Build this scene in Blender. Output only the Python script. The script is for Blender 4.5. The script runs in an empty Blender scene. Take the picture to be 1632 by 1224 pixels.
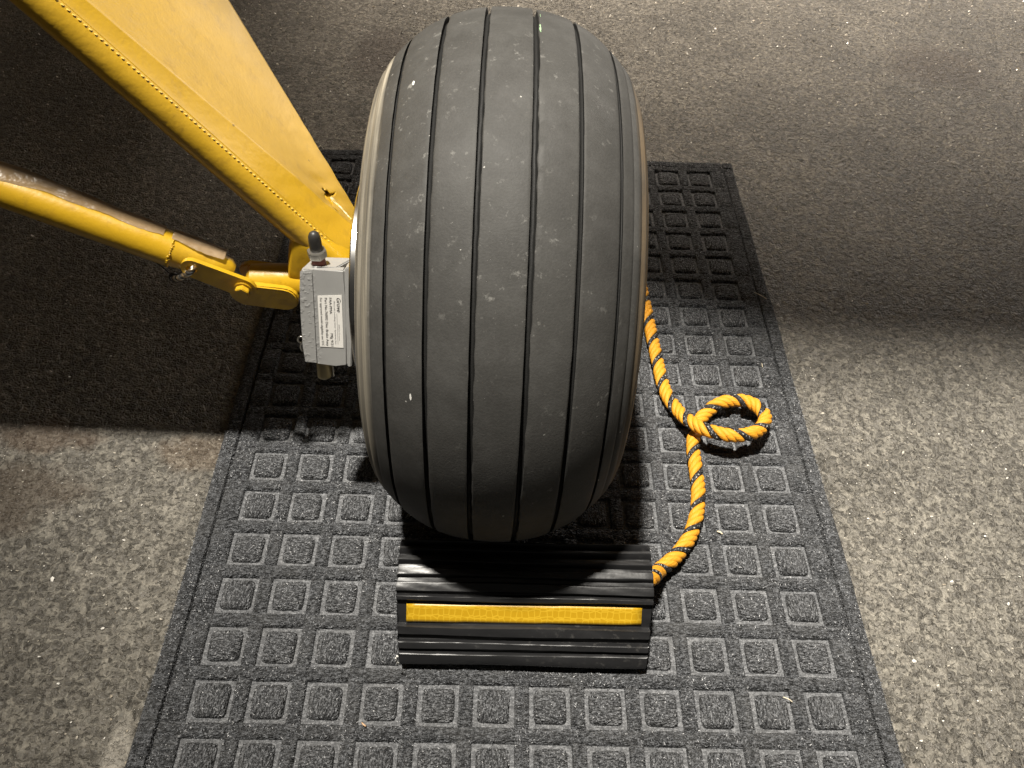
import bpy, bmesh, math, random
import numpy as np
from mathutils import Vector, Matrix
from mathutils.geometry import delaunay_2d_cdt

random.seed(7)
rng = np.random.default_rng(7)
scene = bpy.context.scene
COL = scene.collection

# ------------------------------------------------------------------ camera
S = 0.0437                                   # size of one mat cell (m)
CAM = Vector((0.22839, -0.92698, 0.64497))
PITCH, YAW, ROLL = (math.radians(a) for a in (49.7396, 1.9396, 3.1339))
FPX = 1276.6                                 # focal length in pixels of a 1632 px wide frame
fwd = Vector((math.sin(YAW) * math.cos(PITCH), math.cos(YAW) * math.cos(PITCH), -math.sin(PITCH)))
rt0 = Vector((math.cos(YAW), -math.sin(YAW), 0))
up0 = rt0.cross(fwd)
RT = rt0 * math.cos(ROLL) + up0 * math.sin(ROLL)
UP = -rt0 * math.sin(ROLL) + up0 * math.cos(ROLL)
cam_data = bpy.data.cameras.new('camera')
cam_data.sensor_width = 36
cam_data.lens = 36 * FPX / 1632
cam_data.clip_start = 0.01
cam_data.clip_end = 200
cam = bpy.data.objects.new('camera', cam_data)
m = Matrix((RT, UP, -fwd)).transposed().to_4x4()
m.translation = CAM
cam.matrix_world = m
COL.objects.link(cam)
scene.camera = cam

# ------------------------------------------------------------------ world and lamps
world = bpy.data.worlds.new('World')
scene.world = world
world.use_nodes = True
bg = world.node_tree.nodes['Background']
bg.inputs['Color'].default_value = (1.0, 0.95, 0.85, 1)
bg.inputs['Strength'].default_value = 0.040

def lamp(name, kind, loc, power, color, aim=None, **kw):
    d = bpy.data.lights.new(name, kind)
    d.energy = power
    d.color = color
    for k, v in kw.items():
        setattr(d, k, v)
    o = bpy.data.objects.new(name, d)
    o.location = loc
    if aim is not None:
        o.rotation_euler = (Vector(aim) - Vector(loc)).to_track_quat('-Z', 'Y').to_euler()
    COL.objects.link(o)
    return o
# the ceiling lamp overhead (hard shadows) and the wide lamp beyond the wing
lamp('ceiling_lamp', 'SPOT', (-0.28, -0.50, 4.0), 1900, (1.0, 0.945, 0.85), aim=(0.70, -0.05, 0), shadow_soft_size=0.100,
     spot_size=math.radians(38), spot_blend=1.0)
lamp('far_ceiling_lamp', 'AREA', (-0.88, 2.28, 4.0), 760, (1.0, 0.89, 0.76), aim=(-0.88, 2.20, 0),
     shape='RECTANGLE', size=0.8, size_y=1.1)

# added unseen area light for a sheen on the paint and the ground
lamp('sheen_fill_light', 'AREA', (2.6, 3.0, 1.25), 34, (1.0, 0.93, 0.86), aim=(0.1, -0.3, 0.3), shape='RECTANGLE', size=2.2, size_y=1.5)
cy = scene.cycles
cy.max_bounces = 5
cy.diffuse_bounces = 2
cy.glossy_bounces = 3
cy.transmission_bounces = 2
cy.transparent_max_bounces = 6

vs = scene.view_settings
vs.view_transform = 'Standard'
vs.look = 'None'
vs.exposure = 0
vs.gamma = 1
vs.use_curve_mapping = False

# ------------------------------------------------------------------ helpers
def ray(px, py):
    return RT * ((px - 816) / FPX) - UP * ((py - 612) / FPX) + fwd

def at(px, py, q, n):
    """point of the photograph on the plane through q with normal n"""
    d = ray(px, py)
    q, n = Vector(q), Vector(n)
    return CAM + d * ((q - CAM).dot(n) / d.dot(n))

def at_z(px, py, z):
    return at(px, py, (0, 0, z), (0, 0, 1))

def at_y(px, py, y):
    return at(px, py, (0, y, 0), (0, 1, 0))

def obj(name, mesh, mat=None, parent=None, smooth=None):
    if mat is not None and len(mesh.materials) == 0:
        mesh.materials.append(mat)
    o = bpy.data.objects.new(name, mesh)
    COL.objects.link(o)
    if parent is not None:
        o.parent = parent
    if smooth is not None:
        shade(mesh, smooth)
    return o

def shade(mesh, angle):
    """smooth shading, with faces meeting at more than angle degrees kept sharp"""
    mesh.polygons.foreach_set('use_smooth', np.ones(len(mesh.polygons), bool))
    if angle < 180:
        mesh.set_sharp_from_angle(angle=math.radians(angle))

def empty(name, loc=(0, 0, 0)):
    o = bpy.data.objects.new(name, None)
    o.location = loc
    o.empty_display_size = 0.02
    COL.objects.link(o)
    return o

def tag(o, label, cat, group=None, kind=None):
    o['label'] = label
    o['category'] = cat
    if group:
        o['group'] = group
    if kind:
        o['kind'] = kind
    return o

def mesh_of(name, verts, faces):
    me = bpy.data.meshes.new(name)
    me.from_pydata([tuple(v) for v in verts], [], [tuple(f) for f in faces])
    me.update()
    return me

def bm_mesh(bm, name):
    bmesh.ops.recalc_face_normals(bm, faces=bm.faces[:])
    me = bpy.data.meshes.new(name)
    bm.to_mesh(me)
    bm.free()
    return me

def tube_mesh(name, pts, radii, n=16, caps=True):
    """tube along a polyline with a radius for each point"""
    pts = [Vector(p) for p in pts]
    if not hasattr(radii, '__len__'):
        radii = [radii] * len(pts)
    V, F = [], []
    t0 = (pts[1] - pts[0]).normalized()
    a = t0.orthogonal().normalized()
    for i, p in enumerate(pts):
        t = (pts[min(i + 1, len(pts) - 1)] - pts[max(i - 1, 0)]).normalized()
        a = (a - t * a.dot(t)).normalized()
        b = t.cross(a)
        for k in range(n):
            w = 2 * math.pi * k / n
            V.append(p + (a * math.cos(w) + b * math.sin(w)) * radii[i])
    for i in range(len(pts) - 1):
        for k in range(n):
            k2 = (k + 1) % n
            F.append((i * n + k, i * n + k2, (i + 1) * n + k2, (i + 1) * n + k))
    if caps:
        F.append(tuple(range(n - 1, -1, -1)))
        F.append(tuple((len(pts) - 1) * n + k for k in range(n)))
    return mesh_of(name, V, F)

def prism_mesh(name, outline, depth, bevel=0.0, seg=2, axes=None, origin=(0, 0, 0)):
    """outline (u, v) extruded by depth along the third axis, with rounded edges"""
    U, V, N = axes or (Vector((1, 0, 0)), Vector((0, 1, 0)), Vector((0, 0, 1)))
    origin = Vector(origin)
    bm = bmesh.new()
    lo = [bm.verts.new(origin + U * u + V * v) for u, v in outline]
    hi = [bm.verts.new(origin + U * u + V * v + N * depth) for u, v in outline]
    n = len(outline)
    bm.faces.new(lo)
    bm.faces.new(hi)
    for i in range(n):
        bm.faces.new((lo[i], lo[(i + 1) % n], hi[(i + 1) % n], hi[i]))
    if bevel:
        bmesh.ops.bevel(bm, geom=bm.edges[:], offset=bevel, segments=seg, affect='EDGES', clamp_overlap=True)
    return bm_mesh(bm, name)

def catmull(pts, step):
    pts = [Vector(p) for p in pts]
    P = [pts[0] * 2 - pts[1]] + pts + [pts[-1] * 2 - pts[-2]]
    out = []
    for i in range(1, len(P) - 2):
        a, b, c, d = P[i - 1:i + 3]
        for k in range(40):
            t = k / 40
            out.append(0.5 * ((2 * b) + (c - a) * t + (2 * a - 5 * b + 4 * c - d) * t * t + (3 * b - a - 3 * c + d) * t ** 3))
    out.append(pts[-1])
    L = [0]
    for i in range(1, len(out)):
        L.append(L[-1] + (out[i] - out[i - 1]).length)
    A = np.array([tuple(v) for v in out])
    s = np.arange(0, L[-1], step)
    return np.stack([np.interp(s, L, A[:, k]) for k in range(3)], 1), s

# ------------------------------------------------------------------ material kit
class Mat:
    dim = '3D'
    def __init__(self, name, rough=0.6, color=(0.5, 0.5, 0.5), metal=0.0, spec=0.5):
        self.m = bpy.data.materials.new(name)
        self.m.use_nodes = True
        self.t = self.m.node_tree
        self.b = self.t.nodes['Principled BSDF']
        self.set('Roughness', rough)
        self.set('Base Color', (*color, 1))
        self.set('Metallic', metal)
        self.set('Specular IOR Level', spec)
    def set(self, sock, v):
        if hasattr(v, 'is_output'):
            self.t.links.new(v, self.b.inputs[sock])
        else:
            self.b.inputs[sock].default_value = v
    def node(self, kind, **kw):
        n = self.t.nodes.new(kind)
        for k, v in kw.items():
            if k.startswith('i_'):
                key = k[2:].replace('_', ' ')
                s = n.inputs[int(key)] if key.isdigit() else n.inputs[key]
                if hasattr(v, 'is_output'):
                    self.t.links.new(v, s)
                else:
                    s.default_value = v
            else:
                setattr(n, k, v)
        return n
    def coord(self, out='Object'):
        return self.node('ShaderNodeTexCoord').outputs[out]
    def scaled(self, vec, sc):
        n = self.node('ShaderNodeMapping', i_Vector=vec)
        n.inputs['Scale'].default_value = sc if hasattr(sc, '__len__') else (sc, sc, sc)
        return n.outputs[0]
    def noise(self, vec, scale, detail=3, rough=0.55, dist=0.0):
        n = self.node('ShaderNodeTexNoise', noise_dimensions=self.dim, i_Vector=vec)
        n.inputs['Scale'].default_value = scale
        n.inputs['Detail'].default_value = detail
        n.inputs['Roughness'].default_value = rough
        n.inputs['Distortion'].default_value = dist
        return n.outputs['Fac']
    def vor(self, vec, scale, feature='F1', out='Distance', rnd=1.0):
        n = self.node('ShaderNodeTexVoronoi', feature=feature, voronoi_dimensions=self.dim, i_Vector=vec)
        n.inputs['Scale'].default_value = scale
        n.inputs['Randomness'].default_value = rnd
        return n.outputs[out]
    def ramp(self, fac, stops):
        n = self.node('ShaderNodeValToRGB', i_Fac=fac)
        cr = n.color_ramp
        while len(cr.elements) < len(stops):
            cr.elements.new(0.5)
        for e, (p, c) in zip(cr.elements, stops):
            e.position = p
            e.color = (*c, 1) if hasattr(c, '__len__') else (c, c, c, 1)
        return n.outputs[0]
    def mix(self, fac, a, b, blend='MIX'):
        n = self.node('ShaderNodeMix', data_type='RGBA', blend_type=blend)
        for s, v in ((0, fac), (6, a), (7, b)):
            if hasattr(v, 'is_output'):
                self.t.links.new(v, n.inputs[s])
            elif s == 0:
                n.inputs[0].default_value = v
            else:
                n.inputs[s].default_value = (*v, 1)
        return n.outputs[2]
    def math(self, op, a, b=0.0, c=0.0, clamp=False):
        n = self.node('ShaderNodeMath', operation=op, use_clamp=clamp)
        for i, v in enumerate((a, b, c)):
            if hasattr(v, 'is_output'):
                self.t.links.new(v, n.inputs[i])
            else:
                n.inputs[i].default_value = v
        return n.outputs[0]
    def bump(self, h, dist, strength=1.0, prev=None):
        n = self.node('ShaderNodeBump', i_Height=h)
        n.inputs['Distance'].default_value = dist
        n.inputs['Strength'].default_value = strength
        if prev is not None:
            self.t.links.new(prev, n.inputs['Normal'])
        self.set('Normal', n.outputs[0])
        return n.outputs[0]
    def sep(self, vec):
        return self.node('ShaderNodeSeparateXYZ', i_Vector=vec).outputs

# --- ground: worn aggregate, grey stones in a paler tan binder
G = Mat('worn_aggregate', 0.55, spec=0.45)
G.dim = '2D'
co = G.coord()
warp = G.node('ShaderNodeTexNoise', noise_dimensions='2D', i_Vector=co)
warp.inputs['Scale'].default_value = 90
warp.inputs['Detail'].default_value = 2
wv = G.node('ShaderNodeVectorMath', operation='SCALE', i_0=warp.outputs['Color'])
wv.inputs['Scale'].default_value = 0.0055
cw = G.node('ShaderNodeVectorMath', operation='ADD', i_0=co, i_1=wv.outputs[0]).outputs[0]
e1 = G.vor(cw, 138, 'DISTANCE_TO_EDGE')
c1 = G.vor(cw, 138, 'F1', 'Color')
e2 = G.vor(cw, 290, 'DISTANCE_TO_EDGE')
c2 = G.vor(cw, 290, 'F1', 'Color')
s1 = G.sep(c1)
s2 = G.sep(c2)
area = G.noise(co, 5.5, 2, 0.6)
area2 = G.noise(co, 26, 3, 0.65)
fine = G.noise(co, 420, 2, 0.7)
mid = G.noise(co, 150, 2, 0.65)
# a cell is a stone when its random value passes, else binder
cover = G.math('ADD', G.math('MULTIPLY', area, 0.5), G.math('MULTIPLY', area2, 0.35))
isst = G.math('GREATER_THAN', G.math('ADD', s1[0], G.math('MULTIPLY_ADD', cover, -1.0, 0.42)), 0.36)
inside = G.math('MULTIPLY', G.ramp(e1, [(0.06, 0.0), (0.15, 1.0)]), isst)
inside2 = G.math('MULTIPLY', G.ramp(e2, [(0.05, 0.0), (0.2, 1.0)]), G.math('GREATER_THAN', s2[1], 0.55))
stone_a = G.ramp(s1[1], [(0.0, (0.085, 0.079, 0.069)), (0.5, (0.150, 0.140, 0.123)), (1.0, (0.270, 0.253, 0.225))])
stone_b = G.ramp(s2[2], [(0.0, (0.100, 0.092, 0.080)), (1.0, (0.31, 0.288, 0.248))])
binder = G.mix(G.ramp(mid, [(0.32, 0.0), (0.68, 1.0)]), (0.195, 0.184, 0.160), (0.430, 0.403, 0.348))
colr = G.mix(inside2, binder, stone_b)
colr = G.mix(G.math('MULTIPLY', inside, 0.85), colr, stone_a)
colr = G.mix(0.42, colr, G.mix(fine, (0.06, 0.055, 0.047), (0.36, 0.33, 0.28)), 'OVERLAY')
# pits between stones, with relief shade put into the colour
pit = G.ramp(G.noise(G.scaled(cw, (1.0, 1.5, 1.0)), 190, 2, 0.6), [(0.33, 1.0), (0.41, 0.0)])
colr = G.mix(G.math('MULTIPLY', pit, 0.50), colr, (0.050, 0.044, 0.035))
rim = G.math('MULTIPLY', G.ramp(e1, [(0.0, 0.0), (0.035, 1.0), (0.09, 0.0)]), G.math('MULTIPLY', isst, G.math('GREATER_THAN', s1[2], 0.45)))
colr = G.mix(G.math('MULTIPLY', rim, 0.55), colr, (0.055, 0.047, 0.037))  # dark stone edges: relief shade put into the colour
# old oil and rust stains of their own shape
def blob(x, y, rx, ry, k):
    v = G.node('ShaderNodeMapping', i_Vector=co)
    v.inputs['Location'].default_value = (-x / rx, -y / ry, 0)
    v.inputs['Scale'].default_value = (1 / rx, 1 / ry, 1)
    d = G.node('ShaderNodeVectorMath', operation='LENGTH', i_0=v.outputs[0]).outputs['Value']
    d = G.math('ADD', d, G.math('MULTIPLY_ADD', area2, 1.2, -0.6))
    return G.math('MULTIPLY', G.ramp(d, [(0.55, 1.0), (1.05, 0.0)]), k)
st = blob(-0.225, -0.535, 0.085, 0.048, 0.62)
colr = G.mix(st, colr, (0.085, 0.058, 0.036))
st = blob(-0.215, -0.466, 0.075, 0.024, 0.55)
colr = G.mix(st, colr, (0.115, 0.068, 0.038))
st = blob(-0.055, -0.478, 0.045, 0.03, 0.30)
colr = G.mix(st, colr, (0.20, 0.115, 0.05))
st = blob(0.03, 0.30, 0.05, 0.11, 0.45)
colr = G.mix(st, colr, (0.075, 0.05, 0.04))
st = blob(0.95, 0.33, 0.10, 0.09, 0.40)
colr = G.mix(st, colr, (0.085, 0.058, 0.042))
st = blob(-0.047, -0.752, 0.010, 0.030, 0.5)
colr = G.mix(st, colr, (0.55, 0.51, 0.44))
big = G.ramp(area, [(0.3, 0.76), (0.7, 1.0)])
colr = G.mix(0.14, colr, (0.190, 0.178, 0.154))
G.set('Base Color', G.mix(1.0, colr, big, 'MULTIPLY'))
G.set('Roughness', G.ramp(G.math('ADD', G.math('MULTIPLY', inside, 0.35), fine), [(0.25, 0.72), (1.0, 0.40)]))
dome = G.math('MULTIPLY', G.ramp(e1, [(0.0, 0.0), (0.12, 0.7), (0.4, 1.0)]), G.math('MULTIPLY_ADD', s1[2], 0.9, -0.25))
h = G.math('ADD', dome, G.math('MULTIPLY', G.ramp(e2, [(0.0, 0.0), (0.3, 1.0)]), 0.28))
h = G.math('ADD', h, G.math('MULTIPLY', fine, 0.45))
h = G.math('SUBTRACT', h, G.math('MULTIPLY', pit, 0.6))
h = G.math('ADD', h, G.math('MULTIPLY', mid, 0.9))
G.bump(h, 0.0023, 1.0)
M_GROUND = G.m

CH = Mat('bright_grit', 0.25, (0.72, 0.68, 0.58), spec=0.8)
isl = CH.node('ShaderNodeNewGeometry').outputs['Random Per Island']
CH.set('Base Color', CH.ramp(isl, [(0.0, (0.34, 0.29, 0.22)), (0.4, (0.66, 0.60, 0.50)), (1.0, (0.92, 0.89, 0.82))]))
M_CHIP = CH.m

# --- charcoal needle-punched carpet
def carpet(name, lo, hi, relief=0.0030):
    c = Mat(name, 0.95, spec=0.12)
    o = c.coord()
    rows = c.scaled(o, (1.0, 2.1, 1.0))
    n1 = c.noise(rows, 215, 3, 0.75)
    n2 = c.noise(o, 900, 2, 0.6)
    v = c.vor(rows, 430)
    f = c.math('ADD', c.math('MULTIPLY', n1, 0.7), c.math('MULTIPLY', n2, 0.5))
    col = c.ramp(f, [(0.50, lo), (0.61, tuple(a * 0.70 + b * 0.30 for a, b in zip(lo, hi))), (0.70, hi)])
    dust = c.noise(o, 26, 4, 0.7)
    col = c.mix(c.ramp(dust, [(0.45, 0.0), (0.8, 0.30)]), col, (0.150, 0.148, 0.142))
    c.set('Base Color', col)
    hh = c.math('ADD', c.math('MULTIPLY', n1, 1.0), c.math('MULTIPLY', v, -0.9))
    c.bump(hh, relief, 1.0)
    c.set('Sheen Weight', 0.08)
    c.set('Sheen Roughness', 0.5)
    return c.m
M_CARPET = carpet('charcoal_carpet', (0.0075, 0.0080, 0.0088), (0.175, 0.181, 0.192))
M_PILLOW = carpet('charcoal_carpet_pad', (0.0090, 0.0095, 0.0104), (0.235, 0.241, 0.252))
M_FLAT = carpet('pale_pocket_floor', (0.085, 0.087, 0.091), (0.250, 0.254, 0.262), 0.0007)  # pocket floors: paler grey tones, lower relief
FB = Mat('carpet_fibre', 0.7, spec=0.3)
isl = FB.node('ShaderNodeNewGeometry').outputs['Random Per Island']
FB.set('Base Color', FB.ramp(isl, [(0.0, (0.008, 0.008, 0.009)), (0.35, (0.035, 0.036, 0.039)), (0.70, (0.13, 0.135, 0.145)), (0.95, (0.30, 0.305, 0.315)), (1.0, (0.65, 0.65, 0.65))]))
M_FIBRE = FB.m

# --- tyre rubber, dusty, with tan dirt on the sidewalls
R0_ = 0.20663
T = Mat('dusty_tyre_rubber', 0.62, spec=0.26)
o = T.coord()
x, y, z = T.sep(o)
wear = T.noise(T.scaled(o, (1, 1, 1)), 14, 5, 0.65)
grain = T.noise(o, 700, 3, 0.6)
nd = T.node('ShaderNodeTexNoise', i_Vector=o)
nd.inputs['Scale'].default_value = 420
ndv = T.node('ShaderNodeVectorMath', operation='SCALE', i_0=nd.outputs['Color'])
ndv.inputs['Scale'].default_value = 0.0022
od = T.node('ShaderNodeVectorMath', operation='ADD', i_0=o, i_1=ndv.outputs[0]).outputs[0]
base = T.mix(wear, (0.033, 0.0322, 0.0305), (0.068, 0.0660, 0.0615))
base = T.mix(0.5, base, T.mix(grain, (0.25, 0.25, 0.25), (0.75, 0.75, 0.74)), 'OVERLAY')
scuff = T.math('MULTIPLY', T.ramp(T.noise(o, 120, 4, 0.75), [(0.60, 0.0), (0.72, 1.0)]), T.ramp(T.noise(o, 11, 2, 0.5), [(0.42, 0.0), (0.62, 1.0)]))
base = T.mix(T.math('MULTIPLY', scuff, 0.75), base, (0.21, 0.205, 0.19))
haze_ = T.ramp(T.noise(o, 34, 5, 0.7), [(0.45, 0.0), (0.75, 1.0)])
base = T.mix(T.math('MULTIPLY', haze_, 0.20), base, (0.155, 0.153, 0.148))
speck = T.math('MULTIPLY', T.math('LESS_THAN', T.vor(od, 95), 0.060), T.math('GREATER_THAN', T.sep(T.vor(od, 95, 'F1', 'Color'))[0], 0.78))
base = T.mix(T.math('MULTIPLY', speck, 0.8), base, (0.42, 0.41, 0.38))
pinkish = T.math('MULTIPLY', T.math('LESS_THAN', T.vor(od, 38), 0.05), T.math('GREATER_THAN', T.sep(T.vor(od, 38, 'F1', 'Color'))[1], 0.85))
base = T.mix(T.math('MULTIPLY', pinkish, 0.5), base, (0.25, 0.14, 0.10))
# dirt: left sidewall thick, right sidewall thin, streaked around the wheel
rad = T.math('SQRT', T.math('ADD', T.math('MULTIPLY', y, y), T.math('MULTIPLY', z, z)))
ringv = T.node('ShaderNodeCombineXYZ', i_0=T.math('MULTIPLY', x, 260.0), i_1=T.math('MULTIPLY', rad, 260.0), i_2=T.math('MULTIPLY', y, 9.0)).outputs[0]
streak = T.noise(ringv, 1.0, 4, 0.6)
edge = T.math('MULTIPLY_ADD', T.noise(o, 26, 3), 0.006, -0.003)
left = T.ramp(T.math('MULTIPLY', T.math('ADD', x, edge), -10.0), [(0.785, 0.0), (0.815, 1.0)])
right = T.ramp(T.math('MULTIPLY', T.math('ADD', x, edge), 10.0), [(0.83, 0.0), (0.89, 0.90)])
dirtc = T.mix(T.ramp(streak, [(0.3, 0.0), (0.7, 1.0)]), (0.055, 0.050, 0.041), (0.33, 0.298, 0.238))
base = T.mix(T.math('MULTIPLY', left, T.ramp(streak, [(0.25, 0.55), (0.6, 1.0)])), base, dirtc)
base = T.mix(T.math('MULTIPLY', right, T.ramp(streak, [(0.38, 0.10), (0.62, 0.9)])), base, (0.21, 0.145, 0.075))
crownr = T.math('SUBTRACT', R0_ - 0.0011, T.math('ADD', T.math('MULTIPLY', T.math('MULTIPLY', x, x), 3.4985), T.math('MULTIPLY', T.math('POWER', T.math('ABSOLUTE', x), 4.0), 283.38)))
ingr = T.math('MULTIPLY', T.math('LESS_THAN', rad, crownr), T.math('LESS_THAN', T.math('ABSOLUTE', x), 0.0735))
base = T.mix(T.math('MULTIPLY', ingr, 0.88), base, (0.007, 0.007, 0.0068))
T.set('Base Color', base)
T.set('Roughness', T.ramp(wear, [(0.3, 0.58), (0.7, 0.76)]))
hh = T.math('ADD', T.math('MULTIPLY', grain, 0.5), T.math('MULTIPLY', wear, 1.5))
T.bump(hh, 0.0006, 0.5)
M_TYRE = T.m
M_GREEN = Mat('green_scrape', 0.5, (0.30, 0.48, 0.26)).m
M_WHITE = Mat('white_scrape', 0.5, (0.75, 0.74, 0.70)).m

# --- yellow enamel
def yellow(name, rough=0.32, bumpd=0.0004, tint=1.0, coat=0.3):
    c = Mat(name, rough, spec=0.5)
    o = c.coord()
    n = c.noise(o, 16, 4, 0.6)
    col = c.mix(n, (0.49 * tint, 0.288 * tint, 0.011), (0.61 * tint, 0.365 * tint, 0.017))
    grime = c.math('MULTIPLY', c.ramp(c.noise(o, 55, 5, 0.7), [(0.55, 0.0), (0.75, 1.0)]), 0.45)
    col = c.mix(grime, col, (0.26, 0.145, 0.02))
    spot = c.math('MULTIPLY', c.math('LESS_THAN', c.vor(o, 60), 0.06), c.math('GREATER_THAN', c.sep(c.vor(o, 60, 'F1', 'Color'))[0], 0.8))
    col = c.mix(c.math('MULTIPLY', spot, 0.7), col, (0.16, 0.09, 0.02))
    c.set('Base Color', col)
    c.set('Roughness', c.ramp(c.noise(o, 40, 3), [(0.3, rough - 0.06), (0.7, rough + 0.10)]))
    hh = c.math('ADD', c.math('MULTIPLY', c.noise(o, 60, 3), 1.5), c.math('MULTIPLY', c.noise(o, 380, 3), 0.35))
    c.bump(hh, bumpd, 0.8)
    c.set('Coat Weight', coat)
    c.set('Coat Roughness', 0.22 if coat < 0.5 else 0.38)
    return c.m
M_YEL = yellow('yellow_enamel')
M_YELF = yellow('yellow_doped_fabric', 0.40, 0.0006, 0.95, 0.8)
M_DARK = Mat('hollow_shade', 0.9, (0.012, 0.010, 0.008)).m

# --- silver caliper paint
A = Mat('silver_paint', 0.42, spec=0.5)
o = A.coord()
ax = A.sep(o)
n = A.noise(o, 60, 4)
A.set('Base Color', A.mix(n, (0.32, 0.317, 0.307), (0.42, 0.416, 0.402)))
A.set('Metallic', 0.25)
blis = A.math('MULTIPLY', A.ramp(A.noise(o, 300, 2, 0.5), [(0.52, 0.0), (0.68, 1.0)]), A.ramp(A.math('MULTIPLY', ax[0], -10), [(0.04, 0.0), (0.09, 1.0)]))
hh = A.math('ADD', A.math('MULTIPLY', blis, 1.0), A.math('MULTIPLY', A.noise(o, 700, 2), 0.12))
A.bump(hh, 0.0004, 0.6)
M_SILVER = A.m
M_PLATE = Mat('machined_plate', 0.35, (0.34, 0.33, 0.30), 0.8).m
DS = Mat('brake_steel', 0.22, (0.55, 0.54, 0.52), 1.0)
M_STEEL = DS.m
M_NUT = Mat('dull_nickel', 0.38, (0.40, 0.385, 0.35), 0.9).m
M_RED = Mat('red_base', 0.6, (0.15, 0.035, 0.022)).m
M_CAP = Mat('grey_rubber_cap', 0.42, (0.036, 0.034, 0.031)).m
M_BRASS = Mat('aged_brass', 0.42, (0.42, 0.36, 0.22), 0.85).m
M_STICK = Mat('white_sticker', 0.5, (0.72, 0.70, 0.66)).m
M_INK = Mat('black_print', 0.6, (0.03, 0.03, 0.032)).m
M_GREYINK = Mat('grey_print', 0.6, (0.22, 0.22, 0.22)).m
RM = Mat('painted_rim', 0.45, (0.45, 0.44, 0.42), 0.3)
M_RIM = RM.m
M_WIRE = Mat('bright_wire', 0.3, (0.7, 0.68, 0.62), 1.0).m
M_BRONZE = Mat('bronze_cable', 0.35, (0.55, 0.42, 0.26), 0.9).m
M_BLACKC = Mat('black_cable', 0.5, (0.02, 0.02, 0.02)).m

# brown ageing film wrapped on the strut
F = Mat('brown_film', 0.28, (0.40, 0.25, 0.12), spec=0.6)
o = F.coord()
F.set('Base Color', F.mix(F.noise(o, 45, 4, 0.6), (0.20, 0.125, 0.058), (0.46, 0.34, 0.21)))
F.bump(F.noise(o, 80, 3), 0.002, 0.7)
F.set('Alpha', F.ramp(F.noise(o, 30, 3), [(0.3, 0.62), (0.7, 0.92)]))
M_FILM = F.m

# --- chock rubber and tape
K = Mat('black_chock_rubber', 0.34, spec=0.5)
o = K.coord()
kn = K.noise(K.scaled(o, (6, 60, 60)), 3.0, 4, 0.6)
kd = K.math('MULTIPLY', K.ramp(K.noise(o, 170, 4, 0.75), [(0.56, 0.0), (0.72, 1.0)]), K.ramp(K.noise(o, 18, 3, 0.6), [(0.45, 0.0), (0.7, 0.55)]))
kc = K.mix(K.noise(o, 30, 4), (0.010, 0.010, 0.0105), (0.021, 0.021, 0.022))
K.set('Base Color', K.mix(kd, kc, (0.13, 0.125, 0.115)))
K.set('Roughness', K.ramp(kn, [(0.3, 0.30), (0.7, 0.47)]))
K.bump(K.noise(o, 120, 4), 0.0004, 0.6)
M_CHOCK = K.m
P = Mat('yellow_reflective_tape', 0.38, spec=0.5)
o = P.coord()
hx = P.vor(P.scaled(o, (1.0, 1.0, 1.0)), 210, 'DISTANCE_TO_EDGE', rnd=0.35)
P.set('Base Color', P.mix(P.ramp(hx, [(0.02, 0.0), (0.10, 1.0)]), (0.60, 0.375, 0.022), (0.47, 0.270, 0.008)))
M_TAPE = P.m

# --- rope strands (u runs along the strand, v round it)
def strand_mat(name, black):
    c = Mat(name, 0.6, spec=0.4)
    uv = c.coord('UV')
    u, v, _ = c.sep(uv)
    tw = c.node('ShaderNodeCombineXYZ', i_0=c.math('MULTIPLY', u, 90.0), i_1=c.math('MULTIPLY', c.math('ADD', v, c.math('MULTIPLY', u, 55.0)), 11.0)).outputs[0]
    n = c.noise(tw, 1.0, 3, 0.65)
    if black:
        fl = c.noise(c.node('ShaderNodeCombineXYZ', i_0=c.math('MULTIPLY', u, 900.0), i_1=c.math('MULTIPLY', v, 9.0)).outputs[0], 1.0, 2, 0.5)
        c.set('Base Color', c.mix(c.ramp(fl, [(0.60, 0.0), (0.68, 1.0)]), (0.012, 0.012, 0.013), (0.55, 0.55, 0.53)))
    else:
        c.set('Base Color', c.mix(n, (0.56, 0.205, 0.007), (0.80, 0.390, 0.026)))
    c.bump(n, 0.0009, 0.8)
    return c.m
M_ROPEY = strand_mat('orange_yellow_yarn', False)
M_ROPEK = strand_mat('black_tracer_yarn', True)

# ================================================================== THE SETTING
g = mesh_of('ground', [(-9, -7, 0), (9, -7, 0), (9, 11, 0), (-9, 11, 0)], [(0, 1, 2, 3)])
ground = obj('ground', g, M_GROUND)
ground['kind'] = 'structure'

# bright grit: tiny chips lying all over the ground
def grit():
    n = 13000
    pts = np.stack([rng.uniform(-0.75, 1.25, n), rng.uniform(-0.80, 0.75, n)], 1)
    keep = (pts[:, 0] < -0.036) | (pts[:, 0] > 0.552) | (pts[:, 1] > 0.03)
    pts = pts[keep]
    n = len(pts)
    size = 0.00045 + 0.0010 * rng.random(n) ** 4 + 0.0011 * (rng.random(n) > 0.985) + 0.0012 * np.clip((pts[:, 1] + 0.35) / 0.8, 0, 1) * (rng.random(n) > 0.72)
    V, Fc = [], []
    for (px, py), s in zip(pts, size):
        k = len(V)
        a0 = rng.uniform(0, 6.28)
        tx, ty = rng.normal(0, 0.6, 2)
        el = rng.uniform(0.5, 1.0)
        for j in range(5):
            a = a0 + j * 1.2566 + rng.uniform(-0.3, 0.3)
            dx, dy = math.cos(a) * s * rng.uniform(0.7, 1.1), math.sin(a) * s * el
            V.append((px + dx, py + dy, 0.0007 + max(-0.0005, dx * tx + dy * ty)))
        V.append((px, py, 0.0007 + s * 0.45))
        for j in range(5):
            Fc.append((k + j, k + (j + 1) % 5, k + 5))
    return mesh_of('grit', V, Fc)
gr = obj('grit', grit(), M_CHIP)
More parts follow.
